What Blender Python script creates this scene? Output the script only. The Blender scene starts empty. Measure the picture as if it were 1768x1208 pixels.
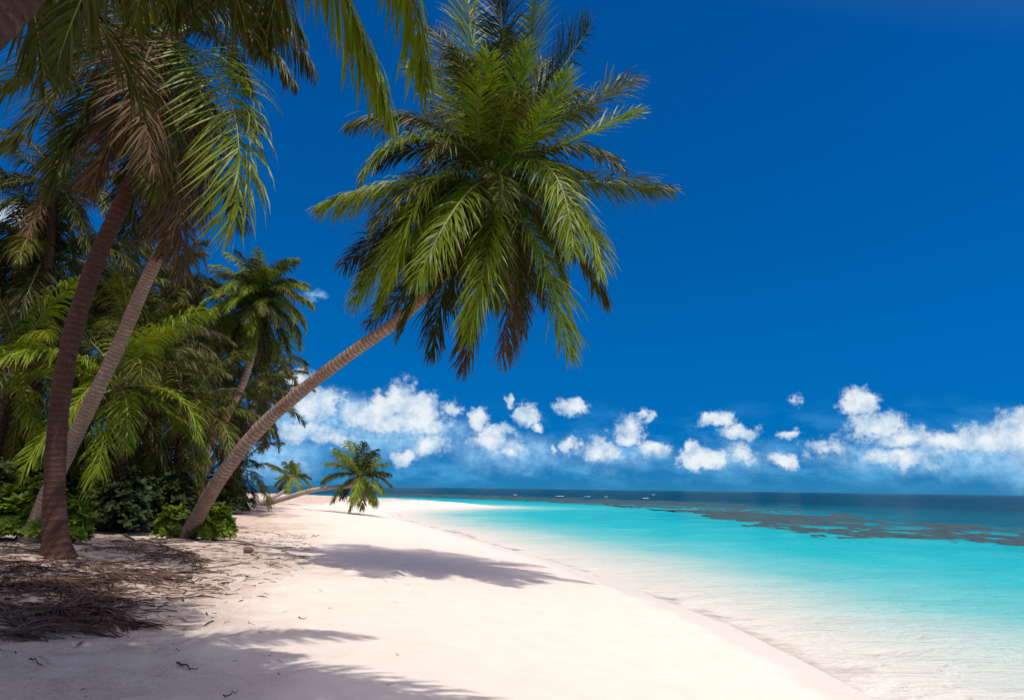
import bpy, math, random
import numpy as np
from mathutils import Vector, Matrix, noise

random.seed(7)
rng = np.random.default_rng(11)
sc = bpy.context.scene
COL = sc.collection

# ------------------------------------------------------------------ camera
W, H, F = 1768.0, 1208.0, 1179.0
EYE = Vector((0.0, 0.0, 2.2))
PITCH, ROLL = math.atan(239 / F), 0.0133
cam = bpy.data.cameras.new('camera')
cam.sensor_width = 36.0
cam.lens = 36.0 * F / W
cam.clip_start, cam.clip_end = 0.05, 60000
cam_o = bpy.data.objects.new('camera', cam)
COL.objects.link(cam_o)
ROT = Matrix.Rotation(math.pi / 2 + PITCH, 3, 'X') @ Matrix.Rotation(ROLL, 3, 'Z')
cam_o.matrix_world = Matrix.Translation(EYE) @ ROT.to_4x4()
sc.camera = cam_o

# ------------------------------------------------------------------ world, sun, exposure
SUN = Vector((0.18, -0.30, 1.0)).normalized()
SUN_EL = math.asin(SUN.z)
SUN_AZ = math.atan2(SUN.x, SUN.y)

sc.view_settings.view_transform = 'Standard'
sc.view_settings.look = 'None'
sc.view_settings.exposure = 0.18
sc.view_settings.gamma = 1.0
sc.view_settings.use_curve_mapping = False
sc.cycles.max_bounces = 8
sc.cycles.diffuse_bounces = 3
sc.cycles.transparent_max_bounces = 12
sc.cycles.use_denoising = True

sl = bpy.data.lights.new('sun', 'SUN')
sl.energy = 3.0
sl.angle = math.radians(0.53)
sl.color = (1.0, 0.95, 0.88)
sun_o = bpy.data.objects.new('sun', sl)
COL.objects.link(sun_o)
sun_o.rotation_euler = SUN.to_track_quat('Z', 'Y').to_euler()
sun_o.location = (0, 0, 40)


def ray(px, py):
    d = Vector(((px - W / 2) / F, -(py - H / 2) / F, -1.0))
    return (ROT @ d).normalized()


def at(px, py, Y):
    d = ray(px, py)
    return EYE + d * (Y / d.y)


class NT:
    """small helper for node trees"""
    def __init__(self, tree):
        self.t = tree
        tree.nodes.clear()

    def n(self, typ, **kw):
        nd = self.t.nodes.new(typ)
        for k, v in kw.items():
            setattr(nd, k, v)
        return nd

    def link(self, a, b):
        self.t.links.new(a, b)

    def _in(self, sock, v):
        if v is None:
            return
        if isinstance(v, bpy.types.NodeSocket):
            self.t.links.new(v, sock)
        else:
            sock.default_value = v

    def math(self, op, a, b=None, c=None, clamp=False):
        nd = self.n('ShaderNodeMath', operation=op, use_clamp=clamp)
        for i, v in enumerate((a, b, c)):
            self._in(nd.inputs[i], v)
        return nd.outputs[0]

    def vmath(self, op, a, b=None):
        nd = self.n('ShaderNodeVectorMath', operation=op)
        self._in(nd.inputs[0], a)
        self._in(nd.inputs[1], b)
        return nd.outputs['Value'] if op in ('LENGTH', 'DOT_PRODUCT') else nd.outputs[0]

    def noise(self, vec, scale, detail=4.0, rough=0.55, dist=0.0, color=False):
        nd = self.n('ShaderNodeTexNoise')
        self._in(nd.inputs['Vector'], vec)
        nd.inputs['Scale'].default_value = scale
        nd.inputs['Detail'].default_value = detail
        nd.inputs['Roughness'].default_value = rough
        nd.inputs['Distortion'].default_value = dist
        return nd.outputs['Color' if color else 'Fac']

    def mix(self, fac, a, b, blend='MIX'):
        nd = self.n('ShaderNodeMix', data_type='RGBA', blend_type=blend)
        self._in(nd.inputs[0], fac)
        self._in(nd.inputs[6], (*a, 1) if isinstance(a, tuple) and len(a) == 3 else a)
        self._in(nd.inputs[7], (*b, 1) if isinstance(b, tuple) and len(b) == 3 else b)
        return nd.outputs[2]

    def ramp(self, fac, stops, interp='LINEAR'):
        nd = self.n('ShaderNodeValToRGB')
        cr = nd.color_ramp
        cr.interpolation = interp
        while len(cr.elements) < len(stops):
            cr.elements.new(0.5)
        for e, (p, c) in zip(cr.elements, stops):
            e.position = p
            e.color = (*c, 1) if len(c) == 3 else c
        self._in(nd.inputs[0], fac)
        return nd.outputs[0]

    def maprange(self, v, a, b, c=0.0, d=1.0, smooth=False):
        nd = self.n('ShaderNodeMapRange')
        if smooth:
            nd.interpolation_type = 'SMOOTHSTEP'
        self._in(nd.inputs[0], v)
        for i, q in enumerate((a, b, c, d)):
            nd.inputs[i + 1].default_value = q
        return nd.outputs[0]


def build_world():
    w = bpy.data.worlds.new('World')
    sc.world = w
    w.use_nodes = True
    w.cycles.sampling_method = 'MANUAL'
    w.cycles.sample_map_resolution = 512
    g = NT(w.node_tree)
    out = g.n('ShaderNodeOutputWorld')
    bg = g.n('ShaderNodeBackground')
    g.link(bg.outputs[0], out.inputs[0])
    bg.inputs[1].default_value = 0.115
    sky = g.n('ShaderNodeTexSky', sky_type='NISHITA')
    sky.sun_disc = False
    sky.sun_elevation = SUN_EL
    sky.sun_rotation = SUN_AZ
    sky.altitude = 0
    sky.air_density = 1.0
    sky.dust_density = 8.0  # dense dust whitens the sky round the sun, raised to fill the shade
    sky.ozone_density = 4.0
    # slide-film saturation of the clear sky
    hs = g.n('ShaderNodeHueSaturation')
    hs.inputs['Hue'].default_value = 0.503
    hs.inputs['Saturation'].default_value = 2.1
    hs.inputs['Value'].default_value = 1.0
    # the air over the open sea stays clear blue down to the horizon: flatten the horizon whitening
    tc0 = g.n('ShaderNodeTexCoord')
    sp0 = g.n('ShaderNodeSeparateXYZ')
    g.link(tc0.outputs['Generated'], sp0.inputs[0])
    cb0 = g.n('ShaderNodeCombineXYZ')
    g.link(sp0.outputs[0], cb0.inputs[0])
    g.link(sp0.outputs[1], cb0.inputs[1])
    g.link(g.math('MULTIPLY_ADD', g.math('ABSOLUTE', sp0.outputs[2]), 1.0, 0.15), cb0.inputs[2])
    g.link(g.vmath('NORMALIZE', cb0.outputs[0]), sky.inputs[0])
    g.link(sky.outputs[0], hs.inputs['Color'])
    # tint painted on the sky by elevation: darkened aloft, brightened low over the sea
    elv = g.math('ARCSINE', sp0.outputs[2])
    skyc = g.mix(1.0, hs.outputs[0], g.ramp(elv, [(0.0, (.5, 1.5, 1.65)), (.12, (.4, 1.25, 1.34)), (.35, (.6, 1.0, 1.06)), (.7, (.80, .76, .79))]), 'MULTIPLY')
    tc = g.n('ShaderNodeTexCoord')
    sep = g.n('ShaderNodeSeparateXYZ')
    g.link(tc.outputs['Generated'], sep.inputs[0])
    az = g.math('ARCTAN2', sep.outputs[0], sep.outputs[1])
    el = g.math('ARCSINE', sep.outputs[2])
    comb = g.n('ShaderNodeCombineXYZ')
    g.link(az, comb.inputs[0])
    g.link(el, comb.inputs[1])
    p = comb.outputs[0]
    # billowy warp of the cloud outlines, at two scales
    n1 = g.noise(p, 26.0, 7.0, 0.62, color=True)
    w1 = g.vmath('MULTIPLY', g.vmath('SUBTRACT', n1, (0.5, 0.5, 0.5)), (0.062, 0.046, 0))
    pw = g.vmath('ADD', p, w1)
    # cumulus puffs: (px, py, half width px, half height px, strength)
    puffs = [
        (510, 655, 26, 24, 1.0), (545, 695, 45, 30, .9), (520, 745, 42, 20, .9),
        (620, 715, 36, 26, .9), (655, 705, 40, 32, 1.0), (692, 684, 26, 34, 1.0), (722, 705, 40, 30, 1.0),
        (690, 728, 90, 20, 1.0), (750, 735, 30, 14, .8), (580, 760, 40, 18, .6),
        (745, 765, 40, 20, .85), (780, 700, 26, 14, .7), (700, 790, 22, 18, .8),
        (828, 722, 20, 22, .9), (850, 745, 38, 12, .8), (880, 692, 9, 10, .9), (910, 715, 26, 20, .95), (930, 735, 14, 8, .8),
        (845, 762, 40, 22, .8), (885, 775, 24, 16, .8), (988, 702, 28, 18, .95), (985, 768, 15, 20, .95), (956, 772, 8, 12, .7),
        (1035, 780, 36, 22, .9), (1085, 735, 30, 26, .75), (1116, 718, 10, 9, 1.0), (1085, 752, 26, 14, .9), (1125, 774, 34, 16, .9),
        (1188, 770, 12, 18, .8), (1215, 788, 42, 20, .95), (1240, 722, 26, 16, .95), (1275, 745, 32, 14, .95), (1285, 778, 22, 20, .8),
        (1375, 692, 10, 9, .6), (1362, 752, 18, 9, .8), (1360, 796, 26, 14, .85),
        (1482, 700, 30, 26, 1.0), (1508, 735, 44, 22, .95), (1575, 757, 44, 14, .9), (1440, 770, 40, 18, .45),
        (1560, 790, 50, 18, .75), (1640, 768, 44, 18, .95), (1700, 758, 44, 26, 1.0), (1765, 750, 44, 34, 1.0), (1850, 770, 70, 40, 1.0),
        (15, 372, 34, 20, .6),
    ]
    dens = None
    for (x, y, hx, hy, s) in puffs:
        d = ray(x, y)
        c = (math.atan2(d.x, d.y), math.asin(d.z), 0)
        k = 1.0 / F
        v = g.vmath('MULTIPLY', g.vmath('SUBTRACT', pw, c), (1 / (hx * 1.22 * k), 1 / (hy * 1.22 * k), 0))
        q = g.math('MULTIPLY_ADD', g.vmath('LENGTH', v), -s, s)
        if dens is None:
            dens = q
        else:
            dens = g.math('SMOOTH_MAX', dens, q, 0.12)
    # the same small cumulus go on all round the horizon
    fb = g.noise(p, 9.0, 8.0, 0.62)
    band = g.math('MULTIPLY', g.maprange(el, 0.0, 0.03, 0, 1, True), g.maprange(el, 0.06, 0.2, 1, 0, True))
    inframe = g.maprange(g.math('ABSOLUTE', az), 0.70, 0.95, 0.0, 1.0, True)
    field = g.math('MULTIPLY', g.maprange(fb, 0.47, 0.7, -0.3, 0.8), 1.0)
    field = g.math('SUBTRACT', field, g.math('MULTIPLY_ADD', band, -1.0, 1.0))
    field = g.math('SUBTRACT', field, g.math('MULTIPLY_ADD', inframe, -1.5, 1.5))
    dens = g.math('MAXIMUM', dens, field)
    fine = g.noise(p, 75.0, 8.0, 0.66)
    dens2 = g.math('ADD', dens, g.math('MULTIPLY_ADD', fine, 1.3, -0.66))
    alpha = g.maprange(dens2, 0.0, 0.5, 0, 0.9, True)
    hz = None
    for (x, y, hx, hy, s) in [(560, 720, 150, 60, 1.0), (700, 750, 170, 50, .9), (880, 780, 150, 45, .8), (1060, 785, 120, 40, .65), (1260, 790, 130, 36, .6),
                              (1560, 790, 170, 36, .8), (1720, 790, 150, 40, .9), (1860, 800, 160, 50, .9), (470, 790, 120, 50, .8), (545, 512, 26, 12, .6)]:
        d = ray(x, y)
        v = g.vmath('MULTIPLY', g.vmath('SUBTRACT', pw, (math.atan2(d.x, d.y), math.asin(d.z), 0)), (F / hx, F / hy, 0))
        q = g.math('MULTIPLY_ADD', g.vmath('LENGTH', v), -s, s)
        hz = q if hz is None else g.math('SMOOTH_MAX', hz, q, 0.2)
    hz = g.math('MULTIPLY', g.maprange(hz, 0.0, .8, 0, 1, True), g.maprange(fine, .36, .62, .35, .85))
    # thin veil low over the sea
    veil_n = g.noise(g.vmath('MULTIPLY', p, (1.0, 2.6, 1.0)), 11.0, 6.0, 0.6)
    veil = g.math('MULTIPLY', g.maprange(veil_n, 0.42, 0.72, 0.0, 0.55, True),
                  g.math('MULTIPLY', g.maprange(el, 0.0, 0.02, 0.25, 1, True), g.maprange(el, 0.03, 0.14, 1, 0, True)))
    # lit tops, blue-grey undersides
    lump = g.noise(g.vmath('ADD', p, (0, 0.004, 0)), 34.0, 7.0, 0.64)
    lit = g.math('ADD', g.math('MULTIPLY', dens, 0.75), g.math('MULTIPLY_ADD', lump, 2.6, -1.12))
    cloud = g.ramp(lit, [(0.0, (2.0, 3.5, 5.4)), (0.35, (3.8, 5.0, 6.3)), (0.9, (6.9, 7.3, 7.5))])
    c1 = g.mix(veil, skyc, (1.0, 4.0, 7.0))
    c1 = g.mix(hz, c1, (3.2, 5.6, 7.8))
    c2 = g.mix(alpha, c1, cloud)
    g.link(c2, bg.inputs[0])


build_world()

# ------------------------------------------------------------------ helpers

def tag(o, label=None, cat=None, group=None, kind=None):
    if label:
        o['label'] = label
    if cat:
        o['category'] = cat
    if group:
        o['group'] = group
    if kind:
        o['kind'] = kind
    return o


def mesh_np(name, verts, quads=None, tris=None, smooth=True):
    """mesh from numpy arrays"""
    me = bpy.data.meshes.new(name)
    verts = np.asarray(verts, dtype=np.float32).reshape(-1, 3)
    fl, st, tot = [], [], []
    off = 0
    for arr, k in ((quads, 4), (tris, 3)):
        if arr is None or len(arr) == 0:
            continue
        arr = np.asarray(arr, dtype=np.int32).reshape(-1, k)
        fl.append(arr.ravel())
        st.append(off + np.arange(len(arr), dtype=np.int32) * k)
        off += arr.size
    fl = np.concatenate(fl)
    st = np.concatenate(st)
    me.vertices.add(len(verts))
    me.vertices.foreach_set('co', verts.ravel())
    me.loops.add(len(fl))
    me.loops.foreach_set('vertex_index', fl)
    me.polygons.add(len(st))
    me.polygons.foreach_set('loop_start', st)
    me.update(calc_edges=True)
    if smooth:
        me.polygons.foreach_set('use_smooth', np.ones(len(st), dtype=bool))
    return me


def attr(me, name, vals):
    a = me.attributes.new(name, 'FLOAT', 'POINT')
    a.data.foreach_set('value', np.asarray(vals, dtype=np.float32))


def link(name, me, mat=None, parent=None, loc=(0, 0, 0)):
    o = bpy.data.objects.new(name, me)
    COL.objects.link(o)
    if mat is not None and me is not None and len(me.materials) == 0:
        me.materials.append(mat)
    o.location = loc
    o.parent = parent
    return o


def nrm(a):
    return a / np.maximum(np.linalg.norm(a, axis=-1, keepdims=True), 1e-9)


def tube(path, radii, sides=8, cap=True):
    """tube along path (n,3): verts, quads"""
    path = np.asarray(path, float)
    n = len(path)
    radii = np.broadcast_to(np.asarray(radii, float), (n,))
    T = nrm(np.gradient(path, axis=0))
    ref = np.array([1.0, 0, 0]) if abs(T[0][0]) < 0.8 else np.array([0, 1.0, 0])
    u = nrm(ref - T[0] * np.dot(ref, T[0]))
    vs = []
    ang = np.linspace(0, 2 * math.pi, sides, endpoint=False)
    for i in range(n):
        u = nrm(u - T[i] * np.dot(u, T[i]))
        v = np.cross(T[i], u)
        vs.append(path[i] + radii[i] * (np.cos(ang)[:, None] * u + np.sin(ang)[:, None] * v))
    vs = np.concatenate(vs)
    i = np.arange(n - 1)[:, None] * sides
    j = np.arange(sides)[None, :]
    j2 = (j + 1) % sides
    q = np.stack([i + j, i + j2, i + sides + j2, i + sides + j], -1).reshape(-1, 4)
    if cap:
        vs = np.concatenate([vs, path[:1], path[-1:]])
        a, b = len(vs) - 2, len(vs) - 1
        tr = [[a, (k + 1) % sides, k] for k in range(sides)]
        e = (n - 1) * sides
        tr += [[b, e + k, e + (k + 1) % sides] for k in range(sides)]
        return vs, q, np.array(tr)
    return vs, q, None


def catmull(pts, step):
    pts = np.array([list(p) for p in pts], float)
    P = np.concatenate([[2 * pts[0] - pts[1]], pts, [2 * pts[-1] - pts[-2]]])
    out = []
    for i in range(1, len(P) - 2):
        t = np.linspace(0, 1, 24, endpoint=False)[:, None]
        a, b, c, d = P[i - 1], P[i], P[i + 1], P[i + 2]
        out.append(.5 * (2 * b + (c - a) * t + (2 * a - 5 * b + 4 * c - d) * t ** 2 + (3 * b - a - 3 * c + d) * t ** 3))
    out.append(pts[-1:])
    C = np.concatenate(out)
    s = np.concatenate([[0], np.cumsum(np.linalg.norm(np.diff(C, axis=0), axis=1))])
    n = max(4, int(s[-1] / step))
    ss = np.linspace(0, s[-1], n)
    return np.stack([np.interp(ss, s, C[:, k]) for k in range(3)], -1), ss


# ------------------------------------------------------------------ materials

def new_mat(name):
    m = bpy.data.materials.new(name)
    m.use_nodes = True
    g = NT(m.node_tree)
    out = g.n('ShaderNodeOutputMaterial')
    return m, g, out


def principled(g, color, rough=0.6, spec=0.5, normal=None):
    b = g.n('ShaderNodeBsdfPrincipled')
    g._in(b.inputs['Base Color'], (*color, 1) if isinstance(color, tuple) else color)
    g._in(b.inputs['Roughness'], rough)
    g._in(b.inputs['Specular IOR Level'], spec)
    if normal is not None:
        g.link(normal, b.inputs['Normal'])
    return b


def bump(g, h, strength, dist):
    b = g.n('ShaderNodeBump')
    b.inputs['Strength'].default_value = strength
    b.inputs['Distance'].default_value = dist
    g._in(b.inputs['Height'], h)
    return b.outputs[0]


def mat_sand():
    m, g, out = new_mat('coral_sand')
    geo = g.n('ShaderNodeNewGeometry')
    pos = geo.outputs['Position']
    at_ = g.n('ShaderNodeAttribute', attribute_name='shore')
    sd = at_.outputs['Fac']
    n_big = g.noise(pos, 0.45, 5, .6)
    n_mid = g.noise(pos, 2.6, 6, .62)
    n_fine = g.noise(pos, 24, 5, .65)
    n_grain = g.noise(pos, 140, 3, .7)
    dry = g.mix(g.maprange(n_mid, .3, .7), (0.715, 0.645, 0.56), (0.785, 0.72, 0.64))
    dry = g.mix(g.maprange(n_grain, .35, .75), dry, (0.62, 0.53, 0.44))
    # organic dirt and rotted leaf bits under the palms
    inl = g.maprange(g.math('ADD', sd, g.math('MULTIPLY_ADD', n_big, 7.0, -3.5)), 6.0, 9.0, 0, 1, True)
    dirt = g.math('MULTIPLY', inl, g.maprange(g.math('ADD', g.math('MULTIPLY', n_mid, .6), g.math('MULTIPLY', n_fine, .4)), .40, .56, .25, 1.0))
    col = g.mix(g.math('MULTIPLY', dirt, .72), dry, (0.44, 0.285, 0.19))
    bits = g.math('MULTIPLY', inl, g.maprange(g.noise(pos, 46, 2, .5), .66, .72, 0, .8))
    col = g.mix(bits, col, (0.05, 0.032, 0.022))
    # damp strip at the water's edge
    edge = g.math('ADD', sd, g.math('MULTIPLY_ADD', g.noise(pos, .8, 3, .5), 1.3, -.65))
    wet = g.maprange(edge, .55, .95, 1, 0, True)
    col = g.mix(wet, col, (0.60, 0.56, 0.495))
    under = g.maprange(sd, -.6, .05, 1, 0, True)
    col = g.mix(under, col, (0.66, 0.62, 0.55))
    hgt = g.math('ADD', g.math('MULTIPLY', n_mid, .6), g.math('ADD', g.math('MULTIPLY', n_fine, .30), g.math('MULTIPLY', n_grain, .05)))
    amt = g.math('MULTIPLY', hgt, g.math('MULTIPLY_ADD', inl, .75, .25))
    nb = bump(g, amt, 1.0, .13)
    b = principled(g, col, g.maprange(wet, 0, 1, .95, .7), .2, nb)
    g.link(b.outputs[0], out.inputs[0])
    return m


def mat_water():
    m, g, out = new_mat('lagoon_water')
    geo = g.n('ShaderNodeNewGeometry')
    pos = geo.outputs['Position']
    at_ = g.n('ShaderNodeAttribute', attribute_name='off')
    d0 = at_.outputs['Fac']                               # metres off the shore
    nw = g.noise(pos, .16, 5, .6)
    nm = g.noise(pos, .9, 5, .6)
    d = g.math('ADD', d0, g.math('MULTIPLY', g.math('MULTIPLY_ADD', nw, 1.0, -.5), g.maprange(d0, 0, 40, 2.5, 26)))
    d = g.math('ADD', d, g.math('MULTIPLY_ADD', nm, 2.4, -1.2))
    body = g.ramp(g.math('MULTIPLY', d, .01), [
        (0.00, (0.61, 0.575, 0.51)), (0.014, (0.49, 0.52, 0.465)), (0.034, (0.32, 0.475, 0.44)), (0.06, (0.13, 0.42, 0.42)),
        (0.11, (0.020, 0.37, 0.395)), (0.22, (0.006, 0.31, 0.355)), (0.31, (0.003, 0.185, 0.235)),
        (0.43, (0.002, 0.085, 0.125)), (0.8, (0.001, 0.038, 0.066))])
    thick = g.maprange(d, -.7, .35, 0.0, 1.0, True)
    dif = g.n('ShaderNodeBsdfDiffuse')
    g.link(body, dif.inputs[0])
    tr = g.n('ShaderNodeBsdfTransparent')
    tr.inputs[0].default_value = (.93, .98, .96, 1)
    # waves: ripples near, swell farther out
    st = g.vmath('MULTIPLY', pos, (1.0, 1.7, 1.0))
    h = g.math('ADD', g.math('MULTIPLY', g.noise(st, 1.1, 4, .6, .6), 1.0), g.math('MULTIPLY', g.noise(st, 4.5, 3, .6, .4), .28))
    h = g.math('ADD', h, g.math('MULTIPLY', g.noise(st, .22, 3, .5), 2.2))
    nb = bump(g, h, .8, .21)
    g.link(nb, dif.inputs['Normal'])
    mx = g.n('ShaderNodeMixShader')
    g.link(thick, mx.inputs[0])
    g.link(tr.outputs[0], mx.inputs[1])
    g.link(dif.outputs[0], mx.inputs[2])
    gl = g.n('ShaderNodeBsdfGlossy')
    gl.inputs['Roughness'].default_value = .09
    gl.inputs['Color'].default_value = (.8, .9, .95, 1)
    g.link(nb, gl.inputs['Normal'])
    fr = g.n('ShaderNodeFresnel')
    fr.inputs['IOR'].default_value = 1.33
    g.link(nb, fr.inputs['Normal'])
    fac = g.math('MULTIPLY', fr.outputs[0], g.maprange(d0, 0, 12, .06, .36))
    mx2 = g.n('ShaderNodeMixShader')
    g.link(fac, mx2.inputs[0])
    g.link(mx.outputs[0], mx2.inputs[1])
    g.link(gl.outputs[0], mx2.inputs[2])
    # thin lace of foam where the wash runs up the sand, whitecaps far out
    lace = g.noise(g.vmath('MULTIPLY', pos, (1.0, .55, 1.0)), 3.2, 6, .7, 1.2)
    ridge = g.maprange(g.math('ABSOLUTE', g.math('SUBTRACT', lace, .5)), 0.0, .035, 1, 0)
    zone = g.math('MULTIPLY', g.maprange(d, -.2, .5, 0, 1, True), g.maprange(d, 1.5, 6.5, 1, 0, True))
    foam = g.math('MULTIPLY', g.math('MULTIPLY', ridge, zone), g.maprange(nm, .45, .65, .0, .3))
    fs = g.n('ShaderNodeBsdfDiffuse')
    fs.inputs[0].default_value = (.8, .82, .8, 1)
    mx3 = g.n('ShaderNodeMixShader')
    g.link(foam, mx3.inputs[0])
    g.link(mx2.outputs[0], mx3.inputs[1])
    g.link(fs.outputs[0], mx3.inputs[2])
    g.link(mx3.outputs[0], out.inputs[0])
    return m


def mat_leaf(name, c1, c2, trans=.22, rough=.38, spec=.5, brown=None):
    m, g, out = new_mat(name)
    oi = g.n('ShaderNodeObjectInfo')
    geo = g.n('ShaderNodeNewGeometry')
    isl = geo.outputs['Random Per Island']
    col = g.mix(oi.outputs['Random'], c1, c2)
    hs = g.n('ShaderNodeHueSaturation')
    g.link(col, hs.inputs['Color'])
    g.link(g.maprange(isl, 0, 1, .72, 1.3), hs.inputs['Value'])
    g.link(g.maprange(isl, 0, 1, .485, .51), hs.inputs['Hue'])
    colr = hs.outputs[0]
    if brown:
        # dried leaflet tips
        at_ = g.n('ShaderNodeAttribute', attribute_name='tip')
        f = g.math('MULTIPLY', g.maprange(at_.outputs['Fac'], .55, 1.0, 0, 1, True), g.maprange(isl, .35, .9, 0, .8))
        colr = g.mix(f, colr, brown)
    b = principled(g, colr, rough, spec)
    tl = g.n('ShaderNodeBsdfTranslucent')
    g.link(g.mix(1.0, colr, (1.25, 1.25, .6), 'MULTIPLY'), tl.inputs[0])
    mx = g.n('ShaderNodeMixShader')
    mx.inputs[0].default_value = trans
    g.link(b.outputs[0], mx.inputs[1])
    g.link(tl.outputs[0], mx.inputs[2])
    g.link(mx.outputs[0], out.inputs[0])
    return m


def mat_trunk(name, pale, mid, dark):
    m, g, out = new_mat(name)
    at_ = g.n('ShaderNodeAttribute', attribute_name='ring')
    tc = g.n('ShaderNodeTexCoord')
    pos = tc.outputs['Object']
    n1 = g.noise(pos, 5, 4, .6)
    n2 = g.noise(pos, 38, 5, .65)
    n3 = g.noise(pos, 1.3, 3, .6)
    stretch = g.noise(g.vmath('MULTIPLY', pos, (9, 9, 26)), 1.0, 5, .65)
    ph = g.math('FRACT', g.math('ADD', at_.outputs['Fac'], g.math('MULTIPLY_ADD', n1, 1.0, -.5)))
    band = g.ramp(ph, [(0.0, (.1, .1, .1)), (.14, (.75, .75, .75)), (.34, (1, 1, 1)), (.55, (.35, .35, .35)), (1.0, (.0, .0, .0))])
    amt = g.math('MULTIPLY', band, g.maprange(stretch, .36, .60, .05, 1.15))
    amt = g.math('MULTIPLY', amt, g.maprange(n3, .32, .66, .25, 1.15), clamp=True)
    c = g.mix(amt, mid, pale)
    c = g.mix(g.maprange(n2, .54, .70, 0, .8), c, dark)
    c = g.mix(g.maprange(g.noise(pos, 2.2, 5, .7), .55, .75, 0, .55), c, dark)
    nb = bump(g, g.math('ADD', g.math('MULTIPLY', n2, 1.0), g.math('ADD', g.math('MULTIPLY', band, .22), g.math('MULTIPLY', stretch, .5))), .9, .02)
    b = principled(g, c, .9, .15, nb)
    g.link(b.outputs[0], out.inputs[0])
    return m


def mat_simple(name, c1, c2, scale=8.0, rough=.8, spec=.2, bstr=.5, bdist=.01):
    m, g, out = new_mat(name)
    tc = g.n('ShaderNodeTexCoord')
    n1 = g.noise(tc.outputs['Object'], scale, 5, .65)
    oi = g.n('ShaderNodeObjectInfo')
    f = g.math('ADD', g.maprange(n1, .3, .7), g.math('MULTIPLY_ADD', oi.outputs['Random'], .5, -.25), clamp=True)
    b = principled(g, g.mix(f, c1, c2), rough, spec, bump(g, n1, bstr, bdist))
    g.link(b.outputs[0], out.inputs[0])
    return m


M_SAND = mat_sand()
M_WATER = mat_water()
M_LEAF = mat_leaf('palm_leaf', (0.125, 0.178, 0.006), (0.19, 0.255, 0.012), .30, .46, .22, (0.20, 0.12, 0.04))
M_LEAFSHADE = mat_leaf('palm_leaf_shaded', (0.026, 0.028, 0.005), (0.090, 0.106, 0.009), .18, .46, .18, (0.14, 0.08, 0.03))  # palm leaf copy with shade put into its colour, for the darker fronds
M_DRY = mat_leaf('dry_palm_leaf', (0.080, 0.043, 0.020), (0.125, 0.078, 0.032), .12, .7, .2)
M_LITTER = mat_leaf('rotting_palm_leaf', (0.062, 0.035, 0.024), (0.135, 0.085, 0.058), .05, .8, .15)
M_RIB = mat_simple('palm_midrib', (0.14, 0.17, 0.03), (0.22, 0.24, 0.06), 12, .45, .4, .2)
M_RIBDRY = mat_simple('dry_midrib', (0.12, 0.07, 0.045), (0.20, 0.13, 0.09), 12, .75, .2, .4)
M_RIBLIT = mat_simple('rotting_midrib', (0.075, 0.045, 0.033), (0.16, 0.11, 0.085), 9, .8, .2, .5)
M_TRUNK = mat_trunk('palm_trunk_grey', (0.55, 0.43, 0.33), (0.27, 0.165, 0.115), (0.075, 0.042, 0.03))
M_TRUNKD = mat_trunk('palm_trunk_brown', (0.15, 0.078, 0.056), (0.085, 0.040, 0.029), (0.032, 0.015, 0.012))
M_BARE = mat_trunk('palm_trunk_bleached', (0.52, 0.47, 0.40), (0.36, 0.29, 0.24), (0.13, 0.09, 0.07))
M_FIBRE = mat_simple('palm_fibre', (0.10, 0.055, 0.03), (0.19, 0.115, 0.06), 20, .9, .1, .8, .02)
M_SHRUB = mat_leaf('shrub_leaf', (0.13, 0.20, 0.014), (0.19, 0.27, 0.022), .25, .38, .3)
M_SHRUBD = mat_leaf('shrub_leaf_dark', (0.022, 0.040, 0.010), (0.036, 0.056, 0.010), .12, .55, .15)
M_WOOD = mat_simple('twig_bark', (0.06, 0.04, 0.03), (0.14, 0.095, 0.07), 14, .85, .15, .6)
M_REEF = mat_simple('reef_rock', (0.022, 0.060, 0.070), (0.062, 0.092, 0.096), 1.4, .9, .2, .8, .05)
M_FOAM = mat_simple('sea_foam', (.72, .75, .76), (.85, .87, .87), 3, .9, .1, .8, .1)
M_HUSK = mat_simple('coconut_husk', (0.13, 0.09, 0.06), (0.27, 0.21, 0.155), 18, .85, .15, .7, .01)

# ------------------------------------------------------------------ terrain
LAND = np.array([(4.9, -80), (4.4, -5), (4.15, 3), (4.0, 7.3), (3.95, 9.3), (3.7, 12.2), (2.9, 15.8), (1.9, 20), (.2, 25.4),
                 (-3.0, 35.5), (-7.2, 48), (-9.4, 58), (-8.6, 68), (-5.5, 77), (-1.2, 83), (-3.5, 87), (-12, 97), (-26, 117),
                 (-48, 133), (-95, 150), (-900, 190), (-900, -80)], float)


def shore(x, y):
    """signed distance to the waterline, positive on land"""
    p = np.stack([np.ravel(x), np.ravel(y)], -1).astype(float)
    best = np.full(len(p), 1e18)
    inside = np.zeros(len(p), bool)
    n = len(LAND)
    for i in range(n):
        a, b = LAND[i], LAND[(i + 1) % n]
        ab = b - a
        t = np.clip(((p - a) @ ab) / (ab @ ab), 0, 1)
        dd = ((p - a - t[:, None] * ab) ** 2).sum(1)
        best = np.minimum(best, dd)
        cond = (a[1] > p[:, 1]) != (b[1] > p[:, 1])
        xi = a[0] + (p[:, 1] - a[1]) / (b[1] - a[1] + 1e-12) * ab[0]
        inside ^= cond & (p[:, 0] < xi)
    d = np.sqrt(best)
    return np.where(inside, d, -d).reshape(np.shape(x))


def smooth01(t):
    t = np.clip(t, 0, 1)
    return t * t * (3 - 2 * t)


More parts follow.
